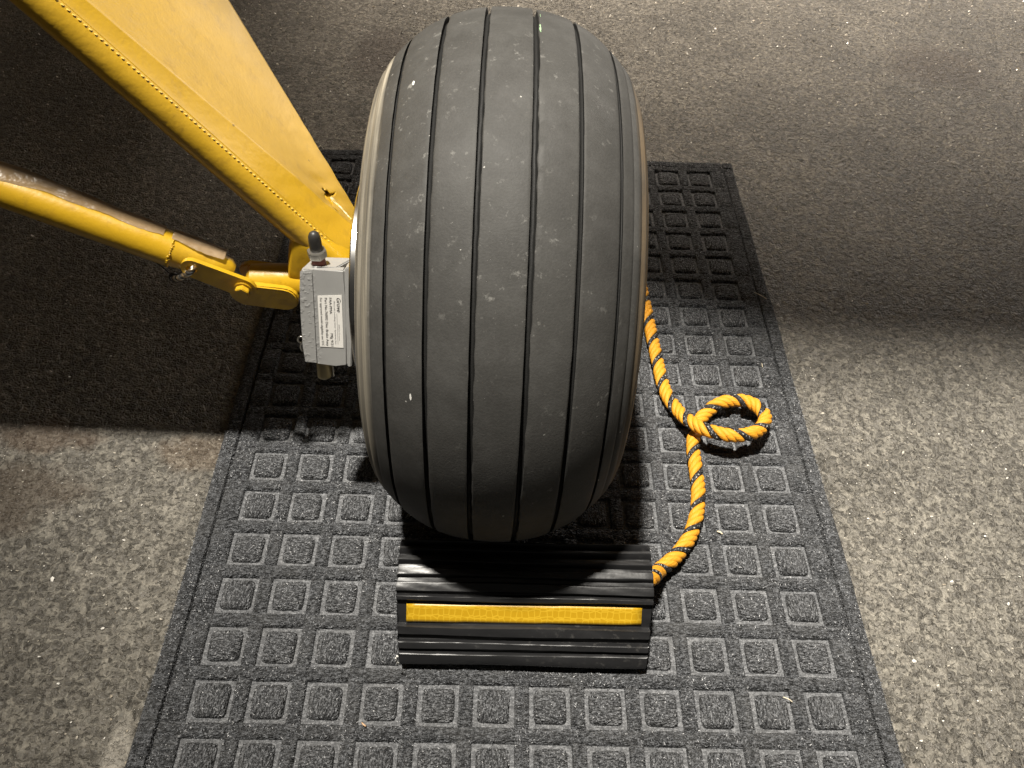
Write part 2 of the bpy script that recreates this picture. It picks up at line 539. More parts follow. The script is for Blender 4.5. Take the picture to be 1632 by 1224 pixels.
tag(gr, 'tiny pale grit chips glinting all over the worn ground', 'grit', kind='stuff')

# the aeroplane above, outside the picture, whose shade lies across the ground
def wing_mesh():
    ch, x0, x1, zb = 1.6, -1.9, 3.4, 1.9
    prof = [(0, 0), (0.03, 0.05), (0.12, 0.10), (0.35, 0.15), (0.7, 0.13), (1.1, 0.08), (1.6, 0.0), (1.1, -0.005), (0.5, -0.012), (0.1, -0.02)]
    n = len(prof)
    st = [(x0, -0.360), (0.0, -0.365), (0.15, -0.420), (x1, -0.420)]     # cut back at the root
    V = [(x, y0 + a * (1.2 - y0) / 1.6, zb + b) for x, y0 in st for a, b in prof]
    Fc = [(j * n + i, j * n + (i + 1) % n, (j + 1) * n + (i + 1) % n, (j + 1) * n + i) for j in range(3) for i in range(n)] + [tuple(range(n - 1, -1, -1)), tuple(range(3 * n, 4 * n))]
    return mesh_of('wing', V, Fc)
w_ = obj('wing', wing_mesh(), M_YELF)
w_['kind'] = 'structure'
def fuselage_mesh():
    sec = []
    for (y, hw, zb, zt) in [(-1.25, 0.36, 0.86, 1.75), (-0.4, 0.385, 0.78, 1.9), (0.8, 0.385, 0.78, 1.88), (3.2, 0.18, 0.80, 1.35)]:
        cx, r = -0.72, 0.06
        ring = []
        for (sx, sz, a0) in ((1, -1, -90), (1, 1, 0), (-1, 1, 90), (-1, -1, 180)):
            for k in range(4):
                a = math.radians(a0 + 30 * k)
                ring.append((cx + sx * (hw - r) + r * math.cos(a), y, (zb + r if sz < 0 else zt - r) + r * math.sin(a)))
        sec.append(ring)
    n = 16
    V = [v for s_ in sec for v in s_]
    Fc = [(i * n + k, i * n + (k + 1) % n, (i + 1) * n + (k + 1) % n, (i + 1) * n + k) for i in range(3) for k in range(n)]
    Fc += [tuple(range(n)), tuple(3 * n + k for k in range(n - 1, -1, -1))]
    return mesh_of('fuselage', V, Fc)
f_ = obj('fuselage', fuselage_mesh(), M_YELF, smooth=40)
f_['kind'] = 'structure'

# ================================================================== FLOOR MAT
NC, NR, PW = 12, 19, 0.7576
X0, X1, Y0, Y1 = -0.80, 12.56, -(NR - 1 + PW) - 0.80, 0.63
ZT, ZF = 0.0088, 0.0045
mat_root = empty('floor_mat', ((X0 + X1) / 2 * S, (Y0 + Y1) / 2 * S, 0))
tag(mat_root, 'charcoal grey carpet floor mat with rows of embossed squares under the wheel', 'floor mat')

def axis_lines(lo, hi, cells, sgn):
    """breakpoints with border height and pocket flag"""
    L = []
    def border(d, z):
        L.append((lo + d, z, 0)); L.append((hi - d, z, 0))
    for d, zz in ((0.0, 0.0), (0.012, 0.0030), (0.06, 0.0060), (0.16, 0.0071), (0.325, 0.0068), (0.352, 0.0026), (0.392, 0.0024), (0.405, 0.0082), (0.43, ZT)):
        border(d, zz)
    for c in range(cells):
        a, b = (c, c + PW) if sgn > 0 else (-c - PW, -c)
        L += [(a - 0.035, ZT, 0), (a, ZT - 0.0008, 0), (a + 0.010, ZF, 1), (b - 0.010, ZF, 1), (b, ZT - 0.0008, 0), (b + 0.035, ZT, 0)]
        if c < cells - 1:
            gm = (b + 0.121) if sgn > 0 else (a - 0.121)
            L.append((gm, ZT + 0.0004, 0))
    L.sort()
    return L
LX = axis_lines(X0, X1, NC, 1)
LY = axis_lines(Y0, Y1, NR, -1)
V, Fc = [], []
for (yy, zy, py_) in LY:
    for (xx, zx, px_) in LX:
        if px_ and py_:
            z = ZF
        elif px_ or py_:
            z = zy if px_ else zx
        else:
            z = min(zx, zy)
        bo = max(0, 1 - min(xx - X0, X1 - xx, yy - Y0, Y1 - yy) / 0.45)
        wx = 0.0006 * bo * (math.sin(0.8 * yy) + 0.5 * math.sin(1.9 * yy + 1))
        wy = 0.0006 * bo * (math.sin(0.9 * xx + 2) + 0.5 * math.sin(2.1 * xx))
        wz = 0.00035 * (math.sin(0.9 * xx + 1.3 * yy) + math.sin(2.3 * xx - 1.7 * yy)) if z > 0.001 else 0
        V.append((xx * S + wx - mat_root.location.x, yy * S + wy - mat_root.location.y, z + wz))
nx = len(LX)
for j in range(len(LY) - 1):
    for i in range(nx - 1):
        Fc.append((j * nx + i, j * nx + i + 1, (j + 1) * nx + i + 1, (j + 1) * nx + i))
gm_ = mesh_of('backing_grid', V, Fc)
gm_.materials.append(M_CARPET)
gm_.materials.append(M_FLAT)
fl_ = [(j, i) for j in range(len(LY) - 1) for i in range(nx - 1)]
gm_.polygons.foreach_set('material_index', np.array([1 if LX[i][2] and LX[i + 1][2] and LY[j][2] and LY[j + 1][2] else 0 for j, i in fl_], dtype=np.int32))
bk = obj('backing_grid', gm_, None, mat_root, smooth=60)

def pad_mesh():
    V, Fc = [], []
    rings = [(0.290, ZF - 0.0003, 0.080), (0.289, ZF + 0.0024, 0.085), (0.272, 0.0082, 0.095), (0.19, 0.0091, 0.07)]
    for hw, z, rad in rings:
        for (sx, sy, a0) in ((1, -1, -90), (1, 1, 0), (-1, 1, 90), (-1, -1, 180)):
            for k in range(3):
                a = math.radians(a0 + 45 * k)
                V.append(((sx * (hw - rad) + rad * math.cos(a)) * S, (sy * (hw - rad) + rad * math.sin(a)) * S, z))
    n = 12
    for i in range(3):
        for k in range(n):
            Fc.append((i * n + k, i * n + (k + 1) % n, (i + 1) * n + (k + 1) % n, (i + 1) * n + k))
    Fc.append(tuple(3 * n + k for k in range(n)))
    me = mesh_of('pad', V, Fc)
    me.materials.append(M_PILLOW)
    shade(me, 180)
    return me
pm = pad_mesh()
for rr in range(NR):
    for cc in range(NC):
        o = bpy.data.objects.new('pad', pm)
        COL.objects.link(o)
        o.parent = mat_root
        o.location = ((cc + PW / 2 + random.uniform(-.012, .012)) * S - mat_root.location.x,
                      (-rr - PW / 2 + random.uniform(-.012, .012)) * S - mat_root.location.y, 0)
        o.rotation_euler = (0, 0, random.uniform(-.035, .035) + random.choice((0, 1, 2, 3)) * math.pi / 2)
        o.scale = (random.uniform(.97, 1.02), random.uniform(.97, 1.02), random.uniform(.96, 1.04))

def pile():
    """short fibres standing on the carpet"""
    n = 170000
    x = rng.uniform(X0 + 0.01, X1 - 0.01, n)
    y = rng.uniform(-18.3, Y1 - 0.01, n)
    lx = np.array([l[0] for l in LX]); lzx = np.array([l[1] for l in LX]); lpx = np.array([l[2] for l in LX], float)
    ly = np.array([l[0] for l in LY]); lzy = np.array([l[1] for l in LY]); lpy = np.array([l[2] for l in LY], float)
    px_, py_ = np.interp(x, lx, lpx), np.interp(y, ly, lpy)
    bx = np.interp(x, lx, np.where(lpx > 0, ZT, lzx)); by = np.interp(y, ly, np.where(lpy > 0, ZT, lzy))
    inp = np.minimum(px_, py_)
    z = np.where(inp > 0.3, ZF, np.minimum(bx, by))
    fx = (x % 1.0) - PW / 2
    fy = ((-y) % 1.0) - PW / 2
    onpad = (np.abs(fx) < 0.278) & (np.abs(fy) < 0.278) & (inp > 0.3)
    edge = np.maximum(np.abs(fx), np.abs(fy))
    z = np.where(onpad, np.interp(edge, [0, 0.19, 0.272, 0.29], [0.0091, 0.0091, 0.0082, 0.0070]), z)
    keep = (inp < 0.3) | onpad | (rng.random(n) < 0.10)
    x, y, z = x[keep] * S, y[keep] * S, z[keep]
    n = len(x)
    a = rng.uniform(0, 2 * np.pi, n)
    ln = rng.uniform(0.0009, 0.0022, n)
    wd = rng.uniform(0.00018, 0.00040, n)
    lift = rng.uniform(0.05, 0.6, n) * ln
    c, s_ = np.cos(a), np.sin(a)
    bx_, by_ = x - mat_root.location.x, y - mat_root.location.y
    p0 = np.stack([bx_ - s_ * wd, by_ + c * wd, z + 0.0001], 1)
    p1 = np.stack([bx_ + s_ * wd, by_ - c * wd, z + 0.0001], 1)
    p2 = np.stack([bx_ + c * ln, by_ + s_ * ln, z + 0.0001 + lift], 1)
    co_ = np.stack([p0, p1, p2], 1).reshape(-1, 3).astype(np.float32)
    me = bpy.data.meshes.new('pile')
    me.vertices.add(3 * n)
    me.vertices.foreach_set('co', co_.ravel())
    me.loops.add(3 * n)
    me.loops.foreach_set('vertex_index', np.arange(3 * n, dtype=np.int32))
    me.polygons.add(n)
    me.polygons.foreach_set('loop_start', np.arange(0, 3 * n, 3, dtype=np.int32))
    me.update(calc_edges=True)
    me.validate()
    return me
pl = obj('pile', pile(), M_FIBRE, mat_root)
pl['kind'] = 'stuff'

# ================================================================== WHEEL
WC = Vector((0.23120, -0.44121, 0.19616))
R0 = 0.20663
wyaw, wcam = math.radians(-0.46), math.radians(-0.21)
wheel = empty('aircraft_wheel', WC)
wheel.rotation_euler = (0, -wcam, wyaw)
tag(wheel, 'fat black aircraft wheel with a dusty ribbed tyre standing on the mat', 'wheel')

def crown(gx):
    return R0 - 10 * 0.34985 * gx ** 2 - 1000 * 0.28338 * gx ** 4
def bez(p0, p1, p2, p3, n):
    t = np.linspace(0, 1, n)[:, None]
    p0, p1, p2, p3 = (np.array(v) for v in (p0, p1, p2, p3))
    return (1 - t) ** 3 * p0 + 3 * t * (1 - t) ** 2 * p1 + 3 * t * t * (1 - t) * p2 + t ** 3 * p3
GROOVES = [(-0.0691, 0.0010, 0.0042), (-0.0433, 0.0014, 0.0048), (-0.0156, 0.0014, 0.0048), (0.0163, 0.0015, 0.0048), (0.0443, 0.0013, 0.0046), (0.0703, 0.0009, 0.0036)]

def tyre_mesh():
    W, rm, wb, rb = 0.0930, 0.143, 0.073, 0.098
    r07 = crown(0.07)
    a = bez((0.07, r07), (0.07 + .6 * (W - .07), r07 - .6 * (W - .07) * .88), (W, rm + .45 * (r07 - rm)), (W, rm), 22)
    b = bez((W, rm), (W, rm - .5 * (rm - rb)), (wb + .5 * (W - wb), rb + .1 * (rm - rb)), (wb, rb), 14)
    gx = set(np.linspace(-0.07, 0.07, 45).round(5))
    marks = []
    for gi, (gc, hw, dp) in enumerate(GROOVES):
        gx = {v for v in gx if abs(v - gc) > hw + 0.0014}
        for off, dd, tagv in ((-hw - 0.0010, 0, 0), (-hw - 0.0002, 0.0003, 1), (-hw * 0.88, dp * 0.86, 2), (-hw * 0.4, dp, 2), (hw * 0.4, dp, 2), (hw * 0.88, dp * 0.86, 2), (hw + 0.0002, 0.0003, 3), (hw + 0.0010, 0, 0)):
            marks.append((gc + off, dd, tagv, gi))
    prof = [(v, crown(v), 0, -1, 0) for v in gx] + [(v, crown(v) - dd, tg, gi, dd) for v, dd, tg, gi in marks]
    prof.sort(key=lambda q: q[0])
    side = [tuple(q) for q in np.concatenate([a[2:], b[1:]])]
    # moulded rings on the sidewall
    for i, (u, v) in enumerate(side):
        if i in (4, 8, 9, 14):
            side[i] = (u - 0.0011, v - 0.0006)
    left = [(-u, v, 0, -1, 0) for u, v in side][::-1]
    right = [(u, v, 0, -1, 0) for u, v in side]
    prof = left + prof + right
    # inside, closing the tyre at the beads
    n = 300
    m_ = len(prof)
    th = np.linspace(0, 2 * np.pi, n, endpoint=False)
    V = np.zeros((n, m_, 3))
    # irregular groove lips: summed sines with random phases
    def wob(seed, amp):
        r_ = np.random.default_rng(seed)
        w = sum(np.sin(k * th + r_.uniform(0, 6.3)) * r_.uniform(.3, 1) / (k / 30) ** .5 for k in r_.integers(9, 110, 14))
        return amp * w / 4
    for k, (u, rr, tg, gi, dd) in enumerate(prof):
        uu = np.full(n, u)
        r_ = np.full(n, rr)
        if tg == 3:
            amp = {2: 0.00055, 3: 0.00075, 1: 0.0004}.get(gi, 0.00012)
            uu = uu + wob(50 + gi, amp) + (0.0004 if gi in (2, 3) else 0)
            r_ = r_ - np.abs(wob(70 + gi, amp)) * 0.8
        elif tg == 1:
            uu = uu + wob(90 + gi, 0.00012)
        elif tg == 2 and gi in (2, 3):
            uu = uu + wob(110 + gi, 0.0004)
        V[:, k, 0] = uu
        V[:, k, 1] = -np.cos(th) * r_
        V[:, k, 2] = np.sin(th) * r_
    # flattened where the tyre stands on the mat
    flat = -(WC.z - 0.0088)
    low = V[:, :, 2] < flat + 0.012
    press = np.clip((flat + 0.012 - V[:, :, 2]) / 0.03, 0, 1)
    V[:, :, 0] += np.sign(V[:, :, 0]) * 0.004 * press * (np.abs(V[:, :, 0]) > 0.05)
    V[:, :, 2] = np.maximum(V[:, :, 2], flat)
    Fc = []
    for i in range(n):
        j = (i + 1) % n
        for k in range(m_ - 1):
            Fc.append((i * m_ + k, j * m_ + k, j * m_ + k + 1, i * m_ + k + 1))
    return mesh_of('tyre', V.reshape(-1, 3), Fc)
tm = tyre_mesh()
bm = bmesh.new(); bm.from_mesh(tm); bmesh.ops.recalc_face_normals(bm, faces=bm.faces[:]); bm.to_mesh(tm); bm.free()
tyre = obj('tyre', tm, M_TYRE, wheel, smooth=50)

def lathe_x(name, prof, n=64, closed=False):
    V, Fc = [], []
    m_ = len(prof)
    for i in range(n):
        a = 2 * math.pi * i / n
        for u, r_ in prof:
            V.append((u, -math.cos(a) * r_, math.sin(a) * r_))
    for i in range(n):
        j = (i + 1) % n
        for k in range(m_ if closed else m_ - 1):
            k2 = (k + 1) % m_
            Fc.append((i * m_ + k, j * m_ + k, j * m_ + k2, i * m_ + k2))
    me = mesh_of(name, V, Fc)
    b_ = bmesh.new(); b_.from_mesh(me); bmesh.ops.remove_doubles(b_, verts=b_.verts[:], dist=1e-6); bmesh.ops.recalc_face_normals(b_, faces=b_.faces[:]); b_.to_mesh(me); b_.free()
    return me
obj('rim', lathe_x('rim', [(-0.078, 0.100), (-0.081, 0.103), (-0.082, 0.098), (-0.070, 0.094), (-0.05, 0.080), (-0.04, 0.045), (-0.045, 0.022), (-0.045, 0.0005),
                           (0.045, 0.0005), (0.045, 0.022), (0.04, 0.045), (0.05, 0.080), (0.070, 0.094), (0.082, 0.098), (0.081, 0.103), (0.078, 0.100)]), M_RIM, wheel, smooth=40)
obj('brake_disc', lathe_x('brake_disc', [(-0.1085, 0.035), (-0.1085, 0.0845), (-0.1075, 0.0855), (-0.1035, 0.0855), (-0.1025, 0.0845), (-0.1025, 0.035)], 96, True), M_STEEL, wheel, smooth=40)

def scrape(name, th_deg, gx, w_, l_, mat):
    """thin smear on the tread, following the crown"""
    V, Fc = [], []
    k = 7
    for i in range(k):
        a = math.radians(th_deg) + (i / (k - 1) - 0.5) * l_ / R0
        ww = w_ * math.sin(math.pi * (i + 0.6) / (k + 0.2)) * random.uniform(0.6, 1.1)
        for s_ in (-1, 1):
            u = gx + s_ * ww / 2 + random.uniform(-.0002, .0002)
            r_ = crown(u) + 0.00025
            V.append((u, -math.cos(a) * r_, math.sin(a) * r_))
    for i in range(k - 1):
        Fc.append((2 * i, 2 * i + 1, 2 * i + 3, 2 * i + 2))
    return obj(name, mesh_of(name, V, Fc), mat, tyre)
scrape('paint_scrape', 96, 0.0192, 0.0016, 0.013, M_GREEN)['label'] = 'pale green paint scrape beside a tread groove'
scrape('paint_scrape', 104, 0.0196, 0.0006, 0.008, M_GREEN)['label'] = 'thin green paint scrape high on the tread'
scrape('scuff', 118, 0.0155, 0.0022, 0.006, M_WHITE)
scrape('scuff', 82, -0.0585, 0.0016, 0.0045, M_WHITE)
scrape('scuff', 22, -0.052, 0.0012, 0.005, M_WHITE)

# ================================================================== LANDING GEAR LEG
gear = empty('landing_gear_leg', (0.09, -0.441, 0.196))
tag(gear, 'yellow fabric covered landing gear leg with torn skin rising left of the wheel', 'gear leg')
GI = gear.matrix_world.copy()
def part(name, mesh, mat, parent, smooth=40):
    """world-space mesh linked under a thing placed at its base"""
    root = parent
    off = Vector((0, 0, 0))
    while root is not None:
        off += root.location
        root = root.parent
    mesh.transform(Matrix.Translation(-off))
    return obj(name, mesh, mat, parent, smooth)

AL = math.radians(53)
PN = Vector((math.sin(AL), 0, math.cos(AL)))
PU = Vector((-math.cos(AL), 0, math.sin(AL)))     # up the leg
PQ = Vector((0.105, -0.44, 0.205))
def pl_co(px, py, hgt=0.0):
    v = at(px, py, PQ + PN * hgt, PN) - PQ
    return v.y, v.dot(PU)
def line(p, q):
    (y0, d0), (y1, d1) = p, q
    return lambda d: y0 + (y1 - y0) * (d - d0) / (d1 - d0)
RTB = 0.0115
LE = line(pl_co(456, 364), pl_co(33, 0))
TE = line(pl_co(560, 327), pl_co(362, 0))
_w0 = max(0.006, line(pl_co(474, 287, 0.014), pl_co(125, 0, 0.014))(0.05) - LE(0.05) - RTB)
_w1 = max(0.012, line(pl_co(474, 287, 0.014), pl_co(125, 0, 0.014))(0.25) - LE(0.25) - RTB)
def RG(d):
    wdt = max(0.003, _w0 + (_w1 - _w0) * (d - 0.05) / 0.20)
    return min(LE(d) + RTB + wdt, TE(d) - 0.004)
SB, ST = -0.012, 0.72
def leg_pt(y, d, hgt):
    return PQ + Vector((0, y, 0)) + PU * d + PN * hgt
def skin_h(y, d):
    le, rg, te = LE(d) + RTB, RG(d), TE(d)
    if y <= rg:
        t = max(0, (y - le) / (rg - le))
        hgt = RTB + (0.0150 - RTB) * (t ** 1.3)
    else:
        t = min(1, (y - rg) / (te - rg))
        hgt = 0.0150 * (1 - t) + 0.0015 * t - 0.0035 * math.sin(math.pi * t) * min(1, (te - rg) / 0.08)
    # puckers round the torn place near the foot
    dy, dd = y - TEAR[0], d - TEAR[1]
    q_ = math.exp(-(dy * dy + dd * dd) / (2 * 0.017 ** 2))
    hgt += q_ * (0.0007 * math.sin(240 * (dy * 0.8 + dd * 0.6) + 2.0 * math.sin(60 * dd)) - 0.0012)
    fq = math.exp(-((d - 0.045) / 0.03) ** 2)
    hgt += fq * 0.0003 * math.sin(260 * y + 190 * d + 2 * math.sin(70 * d))
    return hgt
TEAR = pl_co(520, 315, 0.006)
tear_px = [(513, 306), (516.5, 302.5), (519, 306), (522, 305), (526, 309), (530, 308.5), (534.5, 306), (531, 311), (527, 312.5), (525, 316), (525, 324), (523, 327), (519, 321), (514, 317), (513.5, 314), (517, 311)]
tear = [pl_co(520.5 + (a - 520.5) * 1.35, 314 + (b - 314) * 1.35, 0.006) for a, b in tear_px]
slit = [pl_co(a, b, 0.006) for a, b in [(521.5, 336.5), (527, 339.5), (534, 345), (527.5, 343), (522.5, 339.5)]]
def inside(poly, pt):
    x, y = pt
    c = False
    for i in range(len(poly)):
        (x0, y0), (x1, y1) = poly[i], poly[i - 1]
        if (y0 > y) != (y1 > y) and x < (x1 - x0) * (y - y0) / (y1 - y0) + x0:
            c = not c
    return c
def skin_mesh():
    ds = np.concatenate([np.arange(SB, 0.125, 0.0008), np.linspace(0.1255, 0.34, 60), np.linspace(0.35, ST, 20)])
    na, nb = 22, 70
    V, Fc, Q = [], [], []
    for d in ds:
        le, rg, te = LE(d) + RTB - 0.0004, RG(d), TE(d)
        ys = np.concatenate([np.linspace(le, rg, na, endpoint=False), np.linspace(rg, te, nb)])
        for y in ys:
            V.append(leg_pt(y, d, skin_h(y, d)))
            Q.append((y, d))
    m_ = na + nb
    for i in range(len(ds) - 1):
        for k in range(m_ - 1):
            f = (i * m_ + k, i * m_ + k + 1, (i + 1) * m_ + k + 1, (i + 1) * m_ + k)
            c = (sum(Q[j][0] for j in f) / 4, sum(Q[j][1] for j in f) / 4)
            if ds[i] < 0.13 and (inside(tear, c) or inside(slit, c)):
                continue
            Fc.append(f)
    return mesh_of('fabric_skin', V, Fc)
sk = skin_mesh()
skin = part('fabric_skin', sk, M_YELF, gear, 180)
skin['label'] = 'painted yellow fabric skin with a ragged tear near its foot'
md = skin.modifiers.new('thickness', 'SOLIDIFY')
md.thickness = 0.0009
md.offset = -1
# underside of the leg
uv_, uf = [], []
us = np.linspace(SB, ST, 20)
for d in us:
    for t in (0.0, 0.5, 1.0):
        y = LE(d) + RTB + (TE(d) - 0.0004 - LE(d) - RTB) * t
        uv_.append(leg_pt(y, d, -RTB * (1 - t) - 0.001 * t))
for i in range(len(us) - 1):
    for k in range(2):
        uf.append((i * 3 + k, i * 3 + k + 1, i * 3 + k + 4, i * 3 + k + 3))
part('underside_skin', mesh_of('underside_skin', uv_, uf), M_YELF, gear, 180)
iv_ = [v - PN * -0.0012 for v in uv_]  # dark sheet added inside, standing for the shade behind the tear
part('tear_shade_sheet', mesh_of('tear_shade_sheet', iv_, uf), M_DARK, gear, 180)
part('leading_tube', tube_mesh('leading_tube', [leg_pt(LE(d) + RTB, d, -0.0002) for d in np.linspace(SB - 0.012, ST, 12)], RTB, 28), M_YELF, gear, 60)
# row of lacing stitches along the tube
def stitches():
    bm = bmesh.new()
    k = 0
    d = SB + 0.012
    while d < ST - 0.01:
        a = math.radians(104)
        rr = RTB + 0.0002
        c = leg_pt(LE(d) + RTB + rr * math.cos(a), d, rr * math.sin(a))
        q = Matrix.Translation(c) @ Matrix((Vector((0, 1, 0)), PU, PN)).transposed().to_4x4() @ Matrix.Rotation(0.6, 4, 'Z') @ Matrix.Diagonal((0.0008, 0.0014, 0.00012, 1))
        bmesh.ops.create_uvsphere(bm, u_segments=6, v_segments=4, radius=1, matrix=q)
        d += 0.0037 * random.uniform(0.9, 1.12)
    return bm_mesh(bm, 'stitching')
M_STITCH = Mat('yellow_stitch', 0.40, (0.80, 0.54, 0.10)).m
stc = part('stitching', stitches(), M_STITCH, gear, 180)
stc['kind'] = 'stuff'
# crease below the tear, its glare put into the pale colour
def streak_mesh():
    V, Fc = [], []
    a, b = Vector(pl_co(527, 314, 0.006)), Vector(pl_co(554, 353, 0.006))
    n_ = 18
    for i in range(n_ + 1):
        t = i / n_
        c = a.lerp(b, t)
        nrm = Vector((-(b - a).y, (b - a).x)).normalized()
        ww = 0.0044 * (1.0 - 0.45 * t) * (0.55 + 0.45 * math.sin(math.pi * min(1, t * 1.5 + .2))) * random.uniform(.7, 1.15)
        for s_ in (-1, 0, 1):
            q = c + nrm * ww * s_
            V.append(leg_pt(q.x, q.y, skin_h(q.x, q.y) + 0.0002 + (0.0012 if s_ == 0 else 0) * random.uniform(.5, 1)))
    for i in range(n_):
        for k in range(2):
            Fc.append((i * 3 + k, i * 3 + k + 1, i * 3 + k + 4, i * 3 + k + 3))
    return mesh_of('raised_crease', V, Fc)
PS = Mat('crease_glare_paint', 0.25, (0.80, 0.62, 0.25), spec=0.7)
PS.set('Base Color', PS.mix(PS.ramp(PS.noise(PS.coord(), 420, 3), [(0.4, 0.0), (0.6, 1.0)]), (0.72, 0.47, 0.05), (0.85, 0.76, 0.52)))
cr = part('raised_crease', streak_mesh(), PS.m, gear, 180)
cr['label'] = 'shiny crease with pale painted glare running from the tear to the wheel'

# foot of the leg: one gusset from the leg's lower end down to the axle tube
def foot_mesh():
    bm = bmesh.new()
    def circ(c, u, v, r_, n_=14):
        for i in range(n_):
            a = 2 * math.pi * i / n_
            bm.verts.new(c + (u * math.cos(a) + v * math.sin(a)) * r_)
    Y_, Z_ = Vector((0, 1, 0)), Vector((0, 0, 1))
    d0 = 0.050
    circ(leg_pt(LE(d0) + RTB, d0, -0.001), Y_, PN, RTB - 0.0004)
    for d in (-0.02, 0.012, 0.035):
        bm.verts.new(leg_pt(TE(d) - 0.003, d, -0.0035))
        bm.verts.new(leg_pt(TE(d) - 0.012, d, -0.0005))
    circ(Vector((0.060, -0.441, 0.1945)), Y_, Z_, 0.0120)
    circ(Vector((0.122, -0.441, 0.1945)), Y_, Z_, 0.0120)
    r_ = bmesh.ops.convex_hull(bm, input=bm.verts[:])
    dead = [e for e in r_['geom_interior'] if isinstance(e, bmesh.types.BMVert)]
    bmesh.ops.delete(bm, geom=dead, context='VERTS')
    bmesh.ops.subdivide_edges(bm, edges=bm.edges[:], cuts=2, use_grid_fill=True)
    for _ in range(3):
        bmesh.ops.smooth_vert(bm, verts=bm.verts[:], factor=0.35, use_axis_x=True, use_axis_y=True, use_axis_z=True)
    return bm_mesh(bm, 'leg_foot')
part('leg_foot', foot_mesh(), M_YEL, gear, 180)
# axle tube with its fork
AY, AZ = -0.441, 0.1945
part('axle_tube', tube_mesh('axle_tube', [(0.026, AY - 0.002, AZ + 0.0005), (0.030, AY - 0.002, AZ), (0.06, AY - 0.001, AZ), (0.20, AY, AZ)], [0.0110, 0.0142, 0.0142, 0.0142], 28), M_YEL, gear, 40)
def lug_outline(x0, z0, x1, z1, r0, r1, n=8):
    a = math.atan2(z1 - z0, x1 - x0)
    out = []
    for i in range(n + 1):
        w = a + math.pi / 2 + math.pi * i / n
        out.append((x0 + r0 * math.cos(w), z0 + r0 * math.sin(w)))
    for i in range(n + 1):
        w = a - math.pi / 2 + math.pi * i / n
        out.append((x1 + r1 * math.cos(w), z1 + r1 * math.sin(w)))
    return out
XZ = (Vector((1, 0, 0)), Vector((0, 0, 1)), Vector((0, 1, 0)))
bolt = at_y(385, 459, -0.460)
for yy, rl in ((-0.4640, 0.0105), (-0.4395, 0.0080)):
    part('fork_lug', prism_mesh('fork_lug', lug_outline(bolt.x + 0.001, bolt.z - 0.004 + (0.0105 - rl), 0.058, AZ - 0.001, rl, 0.0120), 0.0058, 0.0012, 2, XZ, (0, yy, 0)), M_YEL, gear)

# ================================================================== SHOCK STRUT
SA = at_y(278, 399, -0.450)
SBk = at_y(0, 298, -0.449)
sdir = (SBk - SA).normalized()
strut = empty('shock_strut', SA)
tag(strut, 'yellow tubular strut with peeling brown film, bolted to the axle at left', 'strut')
SR = 0.0138
tipv = SA - sdir * 0.046
part('tube', tube_mesh('tube', [SA + sdir * 0.002, SA + sdir * 0.1, SA + sdir * 0.55], [SR, SR, SR * 1.04], 36), M_YEL, strut)
part('end_fitting', tube_mesh('end_fitting', [SA + sdir * 0.004, SA, SA - sdir * 0.012, SA - sdir * 0.030, tipv + sdir * 0.004, tipv],
     [SR * 1.0, SR * 0.94, SR * 0.86, SR * 0.82, SR * 0.70, SR * 0.4], 32), M_YEL, strut)
def weld():
    bm = bmesh.new()
    e1_ = sdir.orthogonal().normalized(); e2_ = sdir.cross(e1_)
    for i in range(44):
        a = 2 * math.pi * i / 44
        c = SA + sdir * (0.0015 + random.uniform(-.0006, .0006)) + (e1_ * math.cos(a) + e2_ * math.sin(a)) * SR
        bmesh.ops.create_uvsphere(bm, u_segments=6, v_segments=4, radius=0.0012 * random.uniform(.7, 1.2), matrix=Matrix.Translation(c - (e1_ * math.cos(a) + e2_ * math.sin(a)) * 0.0007))
    return bm_mesh(bm, 'weld_bead')
part('weld_bead', weld(), M_YEL, strut, 180)
# link plate on the near side with an eye at its left end
hole = at_y(307, 428, -0.4670)
bolt2 = at_y(388, 459, -0.4670)
def link_mesh():
    bm = bmesh.new()
    o_ = lug_outline(hole.x, hole.z, bolt2.x, bolt2.z, 0.0088, 0.0098, 10)
    n_ = 20
    # ring round the eye and plate beyond it: cut as one outline with a hole
    hr = 0.0042
    hp = [(hole.x - 0.0006 + hr * math.cos(2 * math.pi * i / n_), hole.z + hr * math.sin(2 * math.pi * i / n_)) for i in range(n_)]
    pts = [Vector(p) for p in o_ + hp]
    ed = [(i, (i + 1) % len(o_)) for i in range(len(o_))] + [(len(o_) + i, len(o_) + (i + 1) % n_) for i in range(n_)]
    vs_, _, fs, *_ = delaunay_2d_cdt(pts, ed, [], 0, 1e-7)
    fs = [f for f in fs if not inside(hp, (sum(vs_[i][0] for i in f) / 3, sum(vs_[i][1] for i in f) / 3)) and inside(o_, (sum(vs_[i][0] for i in f) / 3, sum(vs_[i][1] for i in f) / 3))]
    vv = [bm.verts.new((v[0], -0.4680, v[1])) for v in vs_]
    ff = [bm.faces.new([vv[i] for i in f]) for f in fs]
    ex = bmesh.ops.extrude_face_region(bm, geom=ff)
    bmesh.ops.translate(bm, verts=[g_ for g_ in ex['geom'] if isinstance(g_, bmesh.types.BMVert)], vec=(0, 0.0036, 0))
    return bm_mesh(bm, 'link_plate')
lk = part('link_plate', link_mesh(), M_YEL, strut, 40)
for poly_y, rr, hh in ((-0.4681, 0.0074, -0.0012), (-0.4693, 0.0058, -0.0050)):
    seg = 24 if rr > 0.007 else 6
    ol = [(bolt2.x + rr * math.cos(2 * math.pi * i / seg + .3), bolt2.z + rr * math.sin(2 * math.pi * i / seg + .3)) for i in range(seg)]
    part('washer' if seg > 6 else 'bolt_head', prism_mesh('bolt', ol, hh, 0.0005, 2, XZ, (0, poly_y, 0)), M_YEL, strut)
